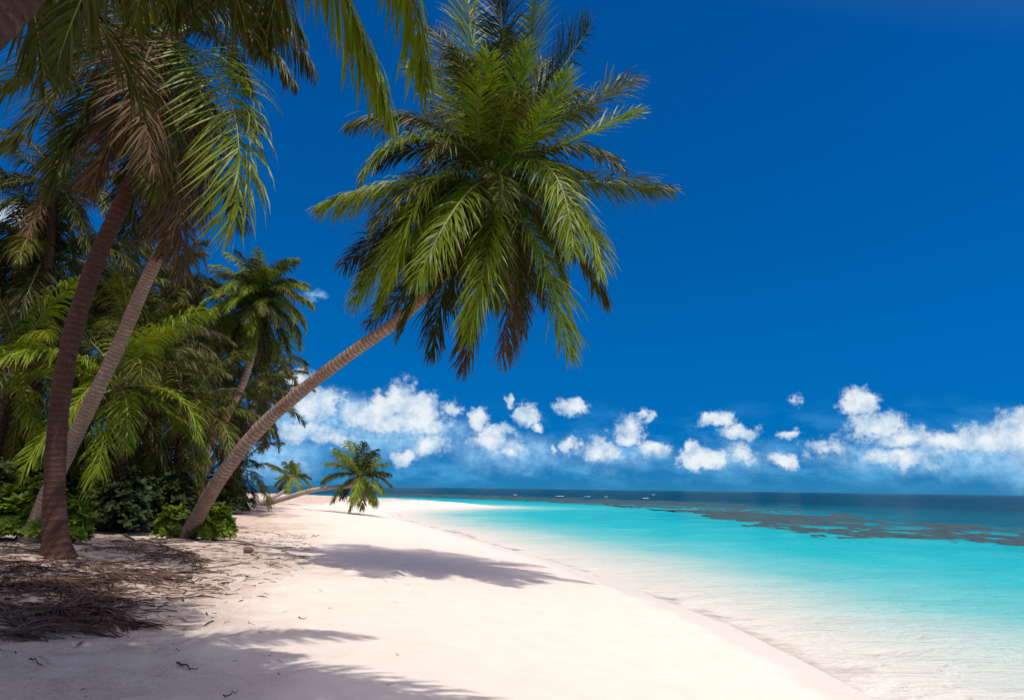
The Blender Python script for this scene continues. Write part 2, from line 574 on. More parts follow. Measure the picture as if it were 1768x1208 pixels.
def hgt(x, y):
    x = np.asarray(x, float)
    y = np.asarray(y, float)
    s = shore(x, y)
    land = .92 * (1 - np.exp(-np.maximum(s, 0) / 6.0)) + .006 * np.minimum(np.maximum(s, 0), 60)
    rough = smooth01((s - 3.5) / 5.0)
    und = .05 * np.sin(x * .9 + 1.3 * np.sin(y * .5)) * np.sin(y * .75 + .6 * x) + .028 * np.sin(x * 2.3 + y * 1.7) * np.sin(y * 2.9 - x * 1.1) \
        + .018 * np.sin(x * 4.9 - y * 3.1 + 2 * np.sin(x * 1.7)) * np.sin(y * 5.3 + x * 2.2)
    und += .020 * np.sin(x * 9.1 + 2.1 * np.sin(y * 3.3)) * np.sin(y * 8.3 + 1.7 * np.sin(x * 2.9)) + .010 * np.sin(x * 17.3 - y * 6.1 + 1.5 * np.sin(y * 5.1)) * np.sin(y * 15.1 + x * 4.4)
    mild = .015 * np.sin(x * .55 + y * .31) * np.sin(y * .42 - x * .2)
    z = land + und * rough + mild * smooth01(s / 4)
    sea = -.085 * np.minimum(np.maximum(-s, 0), 40) - .02 * np.maximum(-s - 40, 0)
    return np.where(s >= 0, z, np.maximum(sea, -14))


def gz(x, y):
    return float(hgt(np.array([x]), np.array([y]))[0])


def ground(px, py):
    """where the ray of a pixel meets the sand"""
    d = ray(px, py)
    t = np.linspace(2.0, 260.0, 6000)
    x, y, z = EYE.x + d.x * t, EYE.y + d.y * t, EYE.z + d.z * t
    h = np.maximum(hgt(x, y), 0)
    k = np.argmax(z <= h)
    if z[k] > h[k]:
        k = len(t) - 1
    return Vector((x[k], y[k], max(h[k], 0)))


def axis(segs):
    out = []
    for a, b, st in segs:
        out.append(np.arange(a, b, st))
    out.append([segs[-1][1]])
    return np.concatenate(out)


def grid_mesh(name, xs, ys, zf):
    X, Y = np.meshgrid(xs, ys)
    Z = zf(X, Y)
    v = np.stack([X, Y, Z], -1).reshape(-1, 3)
    nx, ny = len(xs), len(ys)
    i = np.arange(ny - 1)[:, None] * nx + np.arange(nx - 1)[None, :]
    q = np.stack([i, i + 1, i + nx + 1, i + nx], -1).reshape(-1, 4)
    return mesh_np(name, v, q), X, Y


def build_ground():
    xs = axis([(-890, -120, 30), (-120, -24, 3), (-24, -12, .5), (-12, 7, .11), (7, 24, .6), (24, 120, 4), (120, 900, 30)])
    ys = axis([(-75, -6, 4), (-6, 2.5, .5), (2.5, 19, .11), (19, 40, .35), (40, 130, 1.0), (130, 240, 5), (240, 1500, 60)])
    me, X, Y = grid_mesh('sand_ground', xs, ys, hgt)
    attr(me, 'shore', shore(X, Y).ravel())
    tag(link('ground', me, M_SAND), 'white coral sand beach sloping into the lagoon', 'beach', kind='structure')


def build_water():
    xs = axis([(-30000, -3000, 3000), (-3000, -300, 300), (-300, -60, 20), (-60, -20, 2), (-20, 30, .5), (30, 120, 3), (120, 600, 30), (600, 3000, 300), (3000, 30000, 3000)])
    ys = axis([(-78, 0, 3), (0, 60, .5), (60, 160, 1.5), (160, 600, 20), (600, 3000, 200), (3000, 40000, 3000)])
    xs = xs[(xs > -31000)]

    def zf(X, Y):
        o = -shore(X, Y)
        amp = np.clip((o - 1.5) / 10, 0, 1) * .05
        return amp * (np.sin(X * .9 + Y * .6 + 1.5 * np.sin(Y * .21)) * .5 + np.sin(X * .37 - Y * 1.1) * .5) * (np.abs(Y) < 300)
    me, X, Y = grid_mesh('sea_water', xs, ys, zf)
    attr(me, 'off', -shore(X, Y).ravel())
    tag(link('sea', me, M_WATER), 'clear turquoise lagoon deepening to dark blue sea', 'sea', kind='structure')


def sea_at(px, py):
    d = ray(px, py)
    t = -EYE.z / d.z
    return EYE + d * t


def build_reef():
    lo = [(640, 856.5), (760, 859), (900, 864), (1050, 873), (1200, 886), (1300, 915), (1450, 930), (1600, 934), (1768, 946), (2050, 970)]
    up = [(640, 849.5), (760, 852), (900, 856), (1050, 860), (1200, 866), (1300, 873), (1450, 884), (1600, 896), (1768, 910), (2050, 925)]
    px = np.array([p[0] for p in lo], float)
    U = np.linspace(640, 2050, 520)
    V = np.linspace(0, 1, 60)
    ylo, yup = np.interp(U, px, [p[1] for p in lo]), np.interp(U, px, [p[1] for p in up])
    v = []
    for t in V:
        for u, a, b in zip(U, ylo, yup):
            q = sea_at(u, a + (b - a) * t)
            e = min(t, 1 - t) * 2
            n = noise.fractal(Vector((q.x * .15, q.y * .11, 3.1)), .9, 2.1, 6) * .5
            n += noise.noise(Vector((q.x * .05, q.y * .035, 9.0))) * .45
            n += noise.noise(Vector((q.x * .7, q.y * .45, 5.0))) * .2 + noise.noise(Vector((q.x * 1.9, q.y * .8, 2.0))) * .3
            dense = .16 * math.exp(-((u - 1400) / 190.0) ** 2)
            val = n + dense + .11 - .5 * max(0, .6 - e)
            v.append((q.x, q.y, max(-.5, min(.10, val * .35))))
    nx, ny = len(U), len(V)
    i = np.arange(ny - 1)[:, None] * nx + np.arange(nx - 1)[None, :]
    q = np.stack([i, i + 1, i + nx + 1, i + nx], -1).reshape(-1, 4)
    tag(link('reef', mesh_np('reef', np.array(v), q), M_REEF), 'brown coral reef flat breaking the surface offshore', 'reef', kind='structure')


build_ground()
build_water()
build_reef()

# ------------------------------------------------------------------ palm parts

def bez(P0, PM, P2, n=26):
    P0, PM, P2 = (np.array(list(p), float) for p in (P0, PM, P2))
    C = 2 * PM - .5 * (P0 + P2)
    t = np.linspace(0, 1, n)[:, None]
    c = (1 - t) ** 2 * P0 + 2 * t * (1 - t) * C + t ** 2 * P2
    s = np.concatenate([[0], np.cumsum(np.linalg.norm(np.diff(c, axis=0), axis=1))])
    ss = np.linspace(0, s[-1], n)
    return np.stack([np.interp(ss, s, c[:, k]) for k in range(3)], -1), s[-1]


def arc(e0, droop, L, n=26, power=1.25):
    """frond curve in the x-z plane starting at elevation e0 (deg) and bending down by droop"""
    s = np.linspace(0, 1, n)
    e = np.radians(np.maximum(e0 - droop * s ** power, -86))
    d = np.stack([np.cos(e), 0 * e, np.sin(e)], -1) * L / (n - 1)
    c = np.concatenate([[[0, 0, 0]], np.cumsum(d[:-1], axis=0)])
    return c, L


def frond_meshes(curve, L, n=62, lmax=.78, w=.042, droop=.55, wind=(0, 0, 0), roll=0.0, vup=.25, s0=.14, rad=.026,
                 seed=0, drop=.05, flat=None, sides=5):
    """curve (k,3) starting at the crown -> (midrib mesh, leaflets mesh) relative to curve[0]"""
    r = np.random.default_rng(seed)
    base = curve[0].copy()
    c = curve - base
    k = len(c)
    T = nrm(np.gradient(c, axis=0))
    hd = c[-1] - c[0]
    hor = hd * np.array([1, 1, 0])
    if np.linalg.norm(hor) < .25 * np.linalg.norm(hd):
        hor = (c[k // 2] - c[0]) * np.array([1, 1, 0])
    if np.linalg.norm(hor) < 1e-3:
        hor = np.array([1.0, 0, 0])
    S0 = nrm(np.cross(hor, [0, 0, 1.0]))
    S = nrm(S0 - (T @ S0)[:, None] * T)
    U = nrm(np.cross(S, T))
    rl = (roll * np.linspace(0.2, 1, k))[:, None]
    S, U = S * np.cos(rl) + U * np.sin(rl), -S * np.sin(rl) + U * np.cos(rl)
    # midrib
    tt = np.linspace(0, 1, k)
    rr = rad * (1 - tt) ** .8 + .0035
    rr = rr * (1 + 1.1 * np.exp(-tt / .05))
    tv, tq, tt3 = tube(c, rr, sides)
    if flat is not None:
        tv[:, 2] = np.maximum(tv[:, 2], flat(tv[:, 0] + base[0], tv[:, 1] + base[1]) - base[2] - .01)
    rib = mesh_np('midrib', tv, tq, tt3)
    # leaflets
    s = np.repeat(np.linspace(s0, .995, n), 2) + r.uniform(-.004, .004, 2 * n)
    sgn = np.tile([1.0, -1.0], n)
    keep = r.random(2 * n) > drop
    s, sgn = np.clip(s[keep], 0, 1), sgn[keep]
    m = len(s)
    u = s * (k - 1)
    i0 = np.minimum(u.astype(int), k - 2)
    f = (u - i0)[:, None]
    lerp = lambda A: A[i0] * (1 - f) + A[i0 + 1] * f
    B, t_, s_, u_ = lerp(c), nrm(lerp(T)), nrm(lerp(S)), nrm(lerp(U))
    q = (s - s0) / (1 - s0)
    ln = lmax * (.42 + .58 * np.sin(np.pi * np.clip(.16 + .62 * q, 0, 1)) ** .8) * (1 - .50 * np.clip((q - .72) / .28, 0, 1) ** 1.5)
    ln *= r.uniform(.82, 1.12, m)
    a = np.radians(26 + 40 * q + r.normal(0, 11, m))[:, None]
    d0 = nrm(np.cos(a) * sgn[:, None] * s_ + np.sin(a) * t_ + (vup + r.normal(0, .17, m))[:, None] * u_)
    g = (droop * (.7 + .6 * r.random(m)))[:, None] * np.array([[0, 0, -1.0]]) + np.array(wind)[None, :] * r.uniform(.6, 1.4, m)[:, None]
    seg = (.30, .28, .24, .18)
    wid = (.55, 1.0, .85, .55, .06)
    pts = [B]
    ds = []
    for j, sg in enumerate(seg):
        d = nrm(d0 + g * (j + .35) * .75)
        ds.append(d)
        pts.append(pts[-1] + d * (ln * sg)[:, None])
    ds.append(ds[-1])
    tw = r.uniform(-.75, .75, m)[:, None]
    V = []
    for j in range(5):
        d = ds[j]
        wv = nrm(t_ - (t_ * d).sum(1)[:, None] * d)
        bn = np.cross(d, wv)
        tj = tw * (.5 + .18 * j)
        wv = wv * np.cos(tj) + bn * np.sin(tj)
        hw = (w * .5 * wid[j] * (0.65 + .35 * ln / lmax))[:, None]
        V.append(pts[j] - wv * hw)
        V.append(pts[j] + wv * hw)
    V = np.stack(V, 1)                                   # m,10,3
    tip = np.tile(np.repeat(np.linspace(0, 1, 5), 2), m)
    V = V.reshape(-1, 3)
    if flat is not None:
        gx = flat(V[:, 0] + base[0], V[:, 1] + base[1]) - base[2]
        V[:, 2] = np.clip(V[:, 2], gx + .004 + r.random(len(V)) * .02, gx + .075)
    b = np.arange(m)[:, None] * 10
    Q = np.concatenate([b + np.array([[2 * j, 2 * j + 1, 2 * j + 3, 2 * j + 2]]) for j in range(4)], 0)
    lv = mesh_np('leaflets', V, Q)
    attr(lv, 'tip', tip)
    return rib, lv


def add_frond(parent, origin, curve, L, leaf, ribm, name='frond', **kw):
    rib, lv = frond_meshes(curve, L, **kw)
    fo = link(name, rib, ribm, parent, Vector(curve[0]) - Vector(origin))
    lo = link('leaflets', lv, leaf, fo)
    lo['kind'] = 'stuff'
    return fo


def add_trunk(parent, origin, pts, r0, r1, mat, ring=.11, step=.03, sides=14, flare=.9, seed=0, name='trunk'):
    path, s = catmull(pts, step)
    Ltot = s[-1]
    t = s / Ltot
    ph = s / ring + .55 * np.sin(s * 1.7 + seed) + .3 * np.sin(s * 4.3 + 2 * seed)
    saw = ph - np.floor(ph)
    rad = (r0 + (r1 - r0) * t ** .7) * (1 + flare * np.exp(-s / .38)) * (1 + .022 * (1 - saw) ** 2)
    rad *= 1 + .02 * np.sin(s * 5.3 + seed) + .015 * np.sin(s * 13.1 + 2 * seed)
    v, q, tr = tube(path - np.array(list(origin)), rad, sides)
    me = mesh_np('trunk', v, q, tr)
    rg = np.concatenate([np.repeat(ph, sides), [ph[0], ph[-1]]])
    attr(me, 'ring', rg)
    return link(name, me, mat, parent), path


def add_crownshaft(parent, origin, C, axis_dir, r):
    """fibrous old leaf bases around the growing point"""
    C = np.array(list(C))
    a = nrm(np.array(axis_dir, float))
    p = np.array([C - a * .55, C - a * .35, C - a * .1, C + a * .12, C + a * .3])
    v, q, tr = tube(p - np.array(list(origin)), np.array([.9, 1.35, 1.7, 1.2, .35]) * r, 10)
    v += rng.normal(0, .012, v.shape)
    link('leaf_base', mesh_np('leaf_base', v, q, tr), M_FIBRE, parent)


def palm_root(base, label, group=None, name='coconut_palm'):
    o = bpy.data.objects.new(name, None)
    COL.objects.link(o)
    o.location = base
    o.empty_display_size = .2
    return tag(o, label, 'palm tree', group)


# shared frond shapes for the palms of the grove: curve in x-z plane, rotated about z for its azimuth
PROTO = {}


def proto(cls, var, dark):
    key = (cls, var, dark)
    if key not in PROTO:
        e0 = cls
        r = random.Random(cls * 31 + var)
        dr = {80: 58, 62: 82, 45: 92, 28: 88, 10: 80, -10: 66, -35: 45, -60: 24}[cls] * r.uniform(.85, 1.2)
        c, L = arc(e0, dr, 3.7, 22)
        c[:, 1] += r.uniform(-.35, .35) * np.linspace(0, 1, 22) ** 2
        rib, lv = frond_meshes(c, L, n=92, lmax=.85, w=.040, droop=r.uniform(.35, .75), wind=(0, 0, 0), roll=r.uniform(-.5, .5),
                               vup=.22, seed=cls + 100 * var + 1000, drop=.06, sides=4)
        if dark == 0:
            lm, rm = M_LEAF, M_RIB
        elif dark == 1:
            lm, rm = M_LEAFSHADE, M_RIB
        else:
            lm, rm = M_DRY, M_RIBDRY
        rib.materials.append(rm)
        lv.materials.append(lm)
        PROTO[key] = (rib, lv)
    return PROTO[key]


def generic_crown(parent, origin, C, n, scale, seed, dark=0, dead=3, lo=-60, hi=80, skip=2.0):
    r = random.Random(seed)
    classes = [c for c in (80, 62, 45, 28, 10, -10, -35, -60) if lo <= c <= hi]
    for k in range(n):
        u = (k + .5) / n
        cls = classes[min(len(classes) - 1, int(u * len(classes)))]
        azm = k * 2.39996 + r.uniform(-.3, .3)
        if math.cos(azm) > skip:
            continue
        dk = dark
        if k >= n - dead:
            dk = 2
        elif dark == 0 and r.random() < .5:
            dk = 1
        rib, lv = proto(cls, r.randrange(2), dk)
        fo = link('frond', rib, None, parent, Vector(C) - Vector(origin))
        sc_ = scale * r.uniform(.85, 1.1)
        fo.rotation_euler = (r.uniform(-.14, .14), r.uniform(-.12, .12), azm)
        fo.scale = (sc_, sc_, sc_)
        lo_ = link('leaflets', lv, None, fo)
        lo_['kind'] = 'stuff'


def palm(label, trunk_px, depths, r0, r1, mat, crown_n, scale, seed, dark=0, dead=3, ring=.11, step=.05, sides=10, group=None,
         lo=-60, hi=80, flare=.7, skip=2.0):
    """a palm whose trunk runs through the given pixels at the given distances"""
    n = len(trunk_px)
    ds = np.interp(np.linspace(0, 1, n), np.linspace(0, 1, len(depths)), depths)
    pts = [at(p[0], p[1], d) for p, d in zip(trunk_px, ds)]
    b = pts[0]
    b.z = gz(b.x, b.y)
    root = palm_root(b, label, group)
    pts[0] = Vector((b.x, b.y, b.z - .12))
    _, path = add_trunk(root, b, pts, r0, r1, mat, ring, step, sides, flare, seed)
    C = pts[-1]
    ax = nrm(path[-1] - path[-6])
    add_crownshaft(root, b, C, ax, r1)
    if crown_n:
        generic_crown(root, b, C, crown_n, scale, seed, dark, dead, lo, hi, skip)
    return root, b, C


# ------------------------------------------------------------------ the leaning palm over the beach
baseC = ground(322, 928)
tpx = [(372, 838), (440, 748), (520, 675), (610, 607), (690, 550), (768, 474), (825, 380), (846, 312)]
dC = [16.9, 16.4, 15.8, 15.2, 14.6, 14.2, 13.9, 13.7]
rootC = palm_root(baseC, 'grey ringed coconut palm leaning right over the open sand, full crown against the sky')
ptsC = [Vector((baseC.x - .06, baseC.y, baseC.z - .15))] + [at(p[0], p[1], d) for p, d in zip(tpx, dC)]
_, pathC = add_trunk(rootC, baseC, ptsC, .205, .112, M_TRUNK, .105, .022, 18, .55, 1)
CC = ptsC[-1]
add_crownshaft(rootC, baseC, CC, (.35, -.05, 1), .14)


def z4(X, Y):
    return 520 + .5464 * X, .5464 * Y


# (mid, tip) in the enlarged view, depth offset of mid and tip (negative = towards the camera), leaf kind
FC = [
    ((655, 380), (715, 150), -.6, -1.6, 0), ((560, 270), (520, -5), .6, 1.0, 0), ((632, 260), (628, -20), .3, .4, 1), ((690, 260), (742, -20), .6, 1.2, 0),
    ((770, 300), (912, 88), .9, 1.4, 1), ((800, 400), (1045, 258), 1.0, 1.8, 1), ((830, 455), (1062, 358), .2, .3, 0), ((850, 570), (1160, 598), -.2, -.1, 1),
    ((770, 520), (862, 790), -1.3, -2.2, 0), ((800, 690), (965, 950), .5, .9, 1), ((740, 760), (842, 1110), -.8, -1.0, 0),
    ((668, 800), (632, 1135), .4, .6, 2), ((585, 790), (528, 1065), -1.3, -1.5, 0), ((500, 640), (365, 890), -1.5, -2.2, 0),
    ((420, 580), (285, 890), -1.0, -1.2, 0), ((330, 585), (58, 655), -.3, -.4, 0), ((380, 440), (200, 560), -1.0, -1.7, 0),
    ((390, 390), (158, 392), .6, 1.0, 1), ((480, 330), (360, 215), .7, 1.2, 0), ((520, 230), (385, 85), 1.1, 1.9, 1),
    ((340, 690), (138, 835), .8, 1.2, 1), ((320, 760), (172, 955), -.2, -.2, 0), ((400, 830), (222, 1015), .9, 1.3, 1),
    ((470, 850), (415, 1112), -.4, -.6, 1), ((568, 900), (520, 1165), .3, .2, 2), ((850, 650), (945, 860), -.5, -1.0, 0),
    ((380, 720), (240, 965), -.6, -.8, 0), ((440, 790), (320, 1050), -.2, -.2, 1), ((350, 650), (195, 890), .2, .4, 1), ((640, 760), (700, 1040), .8, 1.0, 1),
    ((560, 380), (590, 170), -1.0, -2.2, 0), ((760, 380), (830, 240), -1.2, -2.3, 0), ((700, 420), (760, 200), 1.2, 2.4, 1),
    ((500, 450), (430, 330), 1.4, 2.7, 1), ((650, 640), (730, 900), 1.3, 2.1, 1), ((540, 620), (460, 800), 1.3, 2.2, 1),
    ((780, 600), (890, 700), 1.3, 2.3, 1), ((610, 420), (640, 330), 1.6, 3.0, 1), ((620, 700), (600, 960), -1.0, -1.0, 1),
]
for k, (md, tp, d1, d2, kind) in enumerate(FC):
    m = at(*z4(*md), CC.y + d1)
    t = at(*z4(*tp), CC.y + d2)
    cv, L = bez(CC, m, t)
    leaf = (M_LEAF, M_LEAFSHADE, M_DRY)[kind]
    add_frond(rootC, baseC, cv, L, leaf, M_RIBDRY if kind == 2 else M_RIB, n=int(108 + 9 * L), lmax=.19 * L + .14, w=.032,
              droop=(.10 + .2 * random.random()) if tp[1] < md[1] else (.35 + .55 * random.random()), roll=random.uniform(-.8, .8), vup=random.uniform(.05, .4), seed=300 + k, drop=random.uniform(.03, .2))
generic_crown(rootC, baseC, CC, 32, .80, 17, 1, 1)
for k in range(5):                                         # flower stalks in the crown
    a = k * 1.3 + .4
    tip = np.array(list(CC)) + np.array([math.cos(a) * .55, math.sin(a) * .55, -.35 - .1 * k])
    mid = np.array(list(CC)) + np.array([math.cos(a) * .35, math.sin(a) * .35, .12])
    cv, L = bez(CC, mid, tip, 10)
    v, q, tr = tube(cv - np.array(list(baseC)), np.linspace(.025, .008, 10), 5)
    link('flower_stalk', mesh_np('flower_stalk', v, q, tr), M_FIBRE, rootC)

# ------------------------------------------------------------------ the dark trunk in front
baseA = ground(101, 962)
dA = baseA.y
rootA = palm_root(baseA, 'dark brown coconut palm with swollen foot, nearest trunk on the shaded sand')
apx = [(94, 850), (103, 700), (127, 570), (166, 450), (210, 352), (250, 268), (282, 170), (296, 70)]
ptsA = [Vector((baseA.x, baseA.y, baseA.z - .15))] + [at(p[0], p[1], dA + .0 - .04 * i) for i, p in enumerate(apx)]
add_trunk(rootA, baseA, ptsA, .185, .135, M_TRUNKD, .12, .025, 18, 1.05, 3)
CA = ptsA[-1]
add_crownshaft(rootA, baseA, CA, (.2, 0, 1), .15)
FA = [  # (mid px, tip px, depth offsets, kind, droop, roll)
    ((250, 110), (262, 282), -1.6, -2.4, 2, .5, .9), ((395, 165), (402, 388), -1.5, -2.2, 0, .35, -1.1), ((300, 210), (318, 470), -.4, -.3, 2, .4, .2),
    ((262, 190), (225, 400), .5, .8, 1, .5, .3), ((345, 190), (345, 380), .8, 1.1, 2, .5, -.2), ((180, 90), (20, 250), -1.2, -1.8, 1, .7, .4),
    ((150, 60), (-30, 180), .3, .6, 1, .7, .2), ((200, 20), (60, 20), .8, 1.6, 1, .7, .2), ((180, 130), (90, 330), .4, .6, 1, .7, .4),
    ((330, -20), (420, -40), -1.2, -2.6, 1, .6, .2), ((400, 40), (505, 140), .8, 1.3, 1, .6, -.4), ((420, 10), (540, 120), 1.4, 2.4, 1, .7, -.3),
    ((370, 60), (430, 150), 1.6, 2.4, 1, .6, -.3), ((290, -60), (270, -160), .9, 1.6, 1, .6, 0), ((240, 0), (150, -60), -1.2, -2.6, 0, .6, .3),
    ((360, 0), (460, 20), -1.0, -2.2, 1, .9, -.2), ((230, 150), (160, 330), -.7, -1.0, 2, .6, .6), ((330, 130), (400, 260), -.2, -.3, 1, .5, -.5),
    ((210, 60), (80, 130), -.4, -.6, 1, .6, .4), ((280, 130), (270, 330), -1.0, -1.3, 1, .5, .1), ((310, 120), (350, 300), 1.3, 2.0, 1, .5, .1),
    ((250, 60), (150, 180), 1.4, 2.4, 1, .6, .2), ((315, 0), (330, -110), -.3, -.6, 1, .6, 0), ((262, 80), (200, 250), 1.0, 1.5, 2, .6, .2),
]
for k, (md, tp, d1, d2, kind, dr, rl) in enumerate(FA):
    cv, L = bez(CA, at(*md, CA.y + d1), at(*tp, CA.y + d2))
    add_frond(rootA, baseA, cv, L, (M_LEAF, M_LEAFSHADE, M_DRY)[kind], M_RIBDRY if kind == 2 else M_RIB, n=int(80 + 7 * L), lmax=.20 * L + .18,
              w=.038, droop=dr, roll=rl, vup=.2, seed=500 + k, wind=(-.22, 0, 0), drop=.07)

# ------------------------------------------------------------------ palm over the camera (trunk crosses the top left corner)
bG = Vector((-5.3, 2.3, 0))
bG.z = gz(bG.x, bG.y)
rootG = palm_root(bG, 'thick leaning palm trunk crossing the top left corner, its fronds hanging into the top edge')
CG = at(400, -330, 4.6)
ptsG = [Vector((bG.x, bG.y, bG.z - .15)), at(-560, 560, 2.75), at(-240, 260, 3.05), at(2, 6, 3.4), at(180, -180, 3.95), CG]
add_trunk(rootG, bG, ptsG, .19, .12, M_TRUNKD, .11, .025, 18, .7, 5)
add_crownshaft(rootG, bG, CG, (.6, .2, .8), .14)
FG = [
    ((560, -70), (674, 196), .5, .9, 0, 1.4, -.2), ((655, -120), (735, 160), 1.1, 1.8, 0, 1.6, -.1), ((480, -120), (452, 90), 1.6, 2.4, 1, 1.2, .1),
    ((330, -140), (300, 40), 1.7, 2.4, 1, 1.1, .1), ((420, -160), (520, 60), 2.1, 3.1, 1, 1.5, .1), ((240, -180), (110, 30), 1.2, 1.8, 1, 1.0, .2),
    ((180, -300), (0, -120), .6, .9, 1, .9, .2), ((90, -380), (-120, -260), -.2, -.4, 1, .7, .2), ((640, -480), (900, -420), .4, .8, 0, .7, -.2),
    ((540, -300), (800, -160), -.2, -.3, 0, .9, -.3), ((560, -450), (760, -300), -1.2, -2.2, 0, .8, 0), ((250, -500), (120, -520), -1.2, -2.3, 0, .8, 0),
    ((420, -560), (460, -640), -1.0, -2.1, 0, .7, 0), ((360, -520), (330, -620), .6, 1.4, 0, .7, 0), ((560, -620), (760, -700), -.3, -.4, 0, .7, 0),
    ((300, -240), (200, -100), -1.0, -1.8, 1, .8, .1), ((470, -240), (560, -110), -1.2, -2.0, 1, .8, .1), ((210, -620), (20, -640), .2, .3, 0, .7, 0),
]
for k, (md, tp, d1, d2, kind, dr, rl) in enumerate(FG):
    cv, L = bez(CG, at(*md, CG.y + d1), at(*tp, CG.y + d2))
    add_frond(rootG, bG, cv, L, (M_LEAF, M_LEAFSHADE, M_DRY)[kind], M_RIB, n=110, lmax=.66, w=.033, droop=dr, roll=rl, vup=.12, seed=700 + k,
              drop=.05, rad=.02)

for k, (tx, ty, tz) in enumerate([(-.1, 3.0, 7.3), (-1.0, 2.7, 7.4), (.5, 2.6, 6.8), (-2.6, 2.4, 6.9), (-3.6, 2.6, 7.2), (1.6, 3.9, 6.2), (1.25, 3.5, 6.8), (.9, 3.1, 6.2), (1.5, 3.2, 6.6), (1.1, 2.3, 6.5), (.2, 1.7, 6.3), (-.9, 1.2, 6.3), (-2.2, 1.2, 6.2), (-3.6, 1.6, 6.3),
                                  (-.4, 1.9, 7.0), (-1.6, 1.8, 7.0), (-4.6, 2.6, 6.6)]):
    t_ = Vector((tx, ty, tz))
    cv, L = bez(CG, CG.lerp(t_, .5) + Vector((0, 0, .55)), t_)
    add_frond(rootG, bG, cv, L, M_LEAF if k % 2 else M_LEAFSHADE, M_RIB, n=100, lmax=.78, w=.042, droop=.6, roll=random.uniform(-.3, .3), vup=.12, seed=760 + k, drop=.05)
generic_crown(rootG, bG, CG, 24, .85, 77, 1, 0, -10, 80, skip=-.25)

# ------------------------------------------------------------------ second trunk and the grove behind
palm('slender grey coconut palm leaning right behind the dark nearest trunk',
     [(52, 925), (84, 850), (112, 790), (160, 690), (205, 596), (250, 490), (290, 410), (330, 320), (350, 240)], [15.6, 13.8], .18, .12, M_TRUNK,
     30, .78, 21, dark=1, dead=8, skip=.25, ring=.085, step=.022, sides=14)
palm('tall palm with round bushy crown between the near trunks and the leaning palm',
     [(330, 886), (345, 806), (372, 755), (400, 700), (424, 648), (438, 590), (442, 522)], [33, 32], .24, .17, M_TRUNK, 84, .80, 22, dead=4, ring=.16)
palm('palm with lower crown tucked behind the round bushy crown',
     [(348, 884), (356, 820), (382, 770), (402, 728), (408, 690)], [36, 36], .22, .16, M_TRUNK, 24, .85, 23, dark=1, dead=3, ring=.16)
grove = [  # label, crown px, depth, lean px, n, scale, dark, seed
    ('palm crown at the left edge beside the upper dark trunk', (70, 455), 22, -40, 28, 1.05, 1, 31),
    ('palm crown high at the far left under the hanging fronds', (95, 320), 21, -50, 24, .95, 1, 32),
    ('palm seen between the two near trunks at mid height', (175, 500), 27, 20, 26, 1.0, 1, 33),
    ('low spreading palm at the left edge with a broad sunlit frond', (30, 650), 20, -60, 22, .95, 0, 34),
    ('low palm with long hanging fronds right of the slender grey trunk', (205, 668), 20.5, 10, 26, .95, 0, 35),
    ('palm crown right of the slender grey trunk, above the low palms', (250, 600), 26, 10, 28, .95, 1, 36),
    ('palm with yellow green fronds left of the round bushy crown', (318, 620), 31, 0, 28, .82, 1, 37),
    ('low palm with level fronds crossing in front of the twin trunks', (318, 725), 23, -20, 22, .85, 1, 38),
    ('dark palm crown deep in the shade of the grove', (130, 590), 27, 0, 26, 1.1, 1, 39),
    ('far palm crown peeping out below the round bushy crown', (455, 690), 44, -60, 24, .95, 1, 40),
    ('small dark palm with fronds fanning to the sand behind the leaning trunk', (412, 812), 38, -20, 20, .72, 1, 41),
    ('low palm half hidden above the dark thicket', (255, 740), 28, 0, 22, .9, 1, 42),
    ('palm crown crowding the left side of the round bushy crown', (378, 592), 35, -30, 34, .74, 1, 46),
    ('palm crown just below and right of the round bushy crown', (462, 628), 40, -70, 30, .74, 1, 47),
    ('bushy palm crown right of the slender grey trunk top', (318, 545), 33, -10, 36, .80, 0, 48),
    ('palm crown between the slender grey trunk and the bushy palms', (285, 500), 31, -20, 30, .80, 1, 49),
    ('thin palm at the rear of the grove beside the sky gap', (352, 690), 48, -10, 22, .8, 1, 43),
    ('second thin palm at the rear of the grove beside the sky gap', (300, 670), 50, 12, 22, .95, 1, 44),
    ('palm crown at the left edge above the shrub hedge', (-30, 560), 22, -20, 24, 1.1, 1, 45),
]
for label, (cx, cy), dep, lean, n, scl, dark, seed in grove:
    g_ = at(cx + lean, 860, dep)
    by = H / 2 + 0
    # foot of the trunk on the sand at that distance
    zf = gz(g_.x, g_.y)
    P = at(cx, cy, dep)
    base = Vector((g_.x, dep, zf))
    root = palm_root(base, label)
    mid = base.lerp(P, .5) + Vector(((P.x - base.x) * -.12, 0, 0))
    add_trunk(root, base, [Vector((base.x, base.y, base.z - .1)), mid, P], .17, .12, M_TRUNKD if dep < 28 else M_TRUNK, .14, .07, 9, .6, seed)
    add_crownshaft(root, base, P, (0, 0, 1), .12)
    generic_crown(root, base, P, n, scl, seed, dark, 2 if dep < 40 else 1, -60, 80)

# off to the left of the frame: the palms that shade the near sand
for label, b, c, seed in (('palm standing left of the view, shading the near sand', (-6.6, 4.2), (-5.1, 4.3, 8.7), 61),
                          ('palm standing left of the fallen fronds, out of view', (-9.0, 6.0), (-7.2, 6.3, 8.8), 62)):
    base = Vector((b[0], b[1], gz(*b)))
    root = palm_root(base, label)
    P = Vector(c)
    add_trunk(root, base, [base - Vector((0, 0, .1)), base.lerp(P, .5) + Vector((-.3, 0, 0)), P], .18, .13, M_TRUNKD, .12, .06, 10, .7, seed)
    add_crownshaft(root, base, P, (0, 0, 1), .13)
    generic_crown(root, base, P, 28, 1.0, seed, 1, 0, 10, 80)

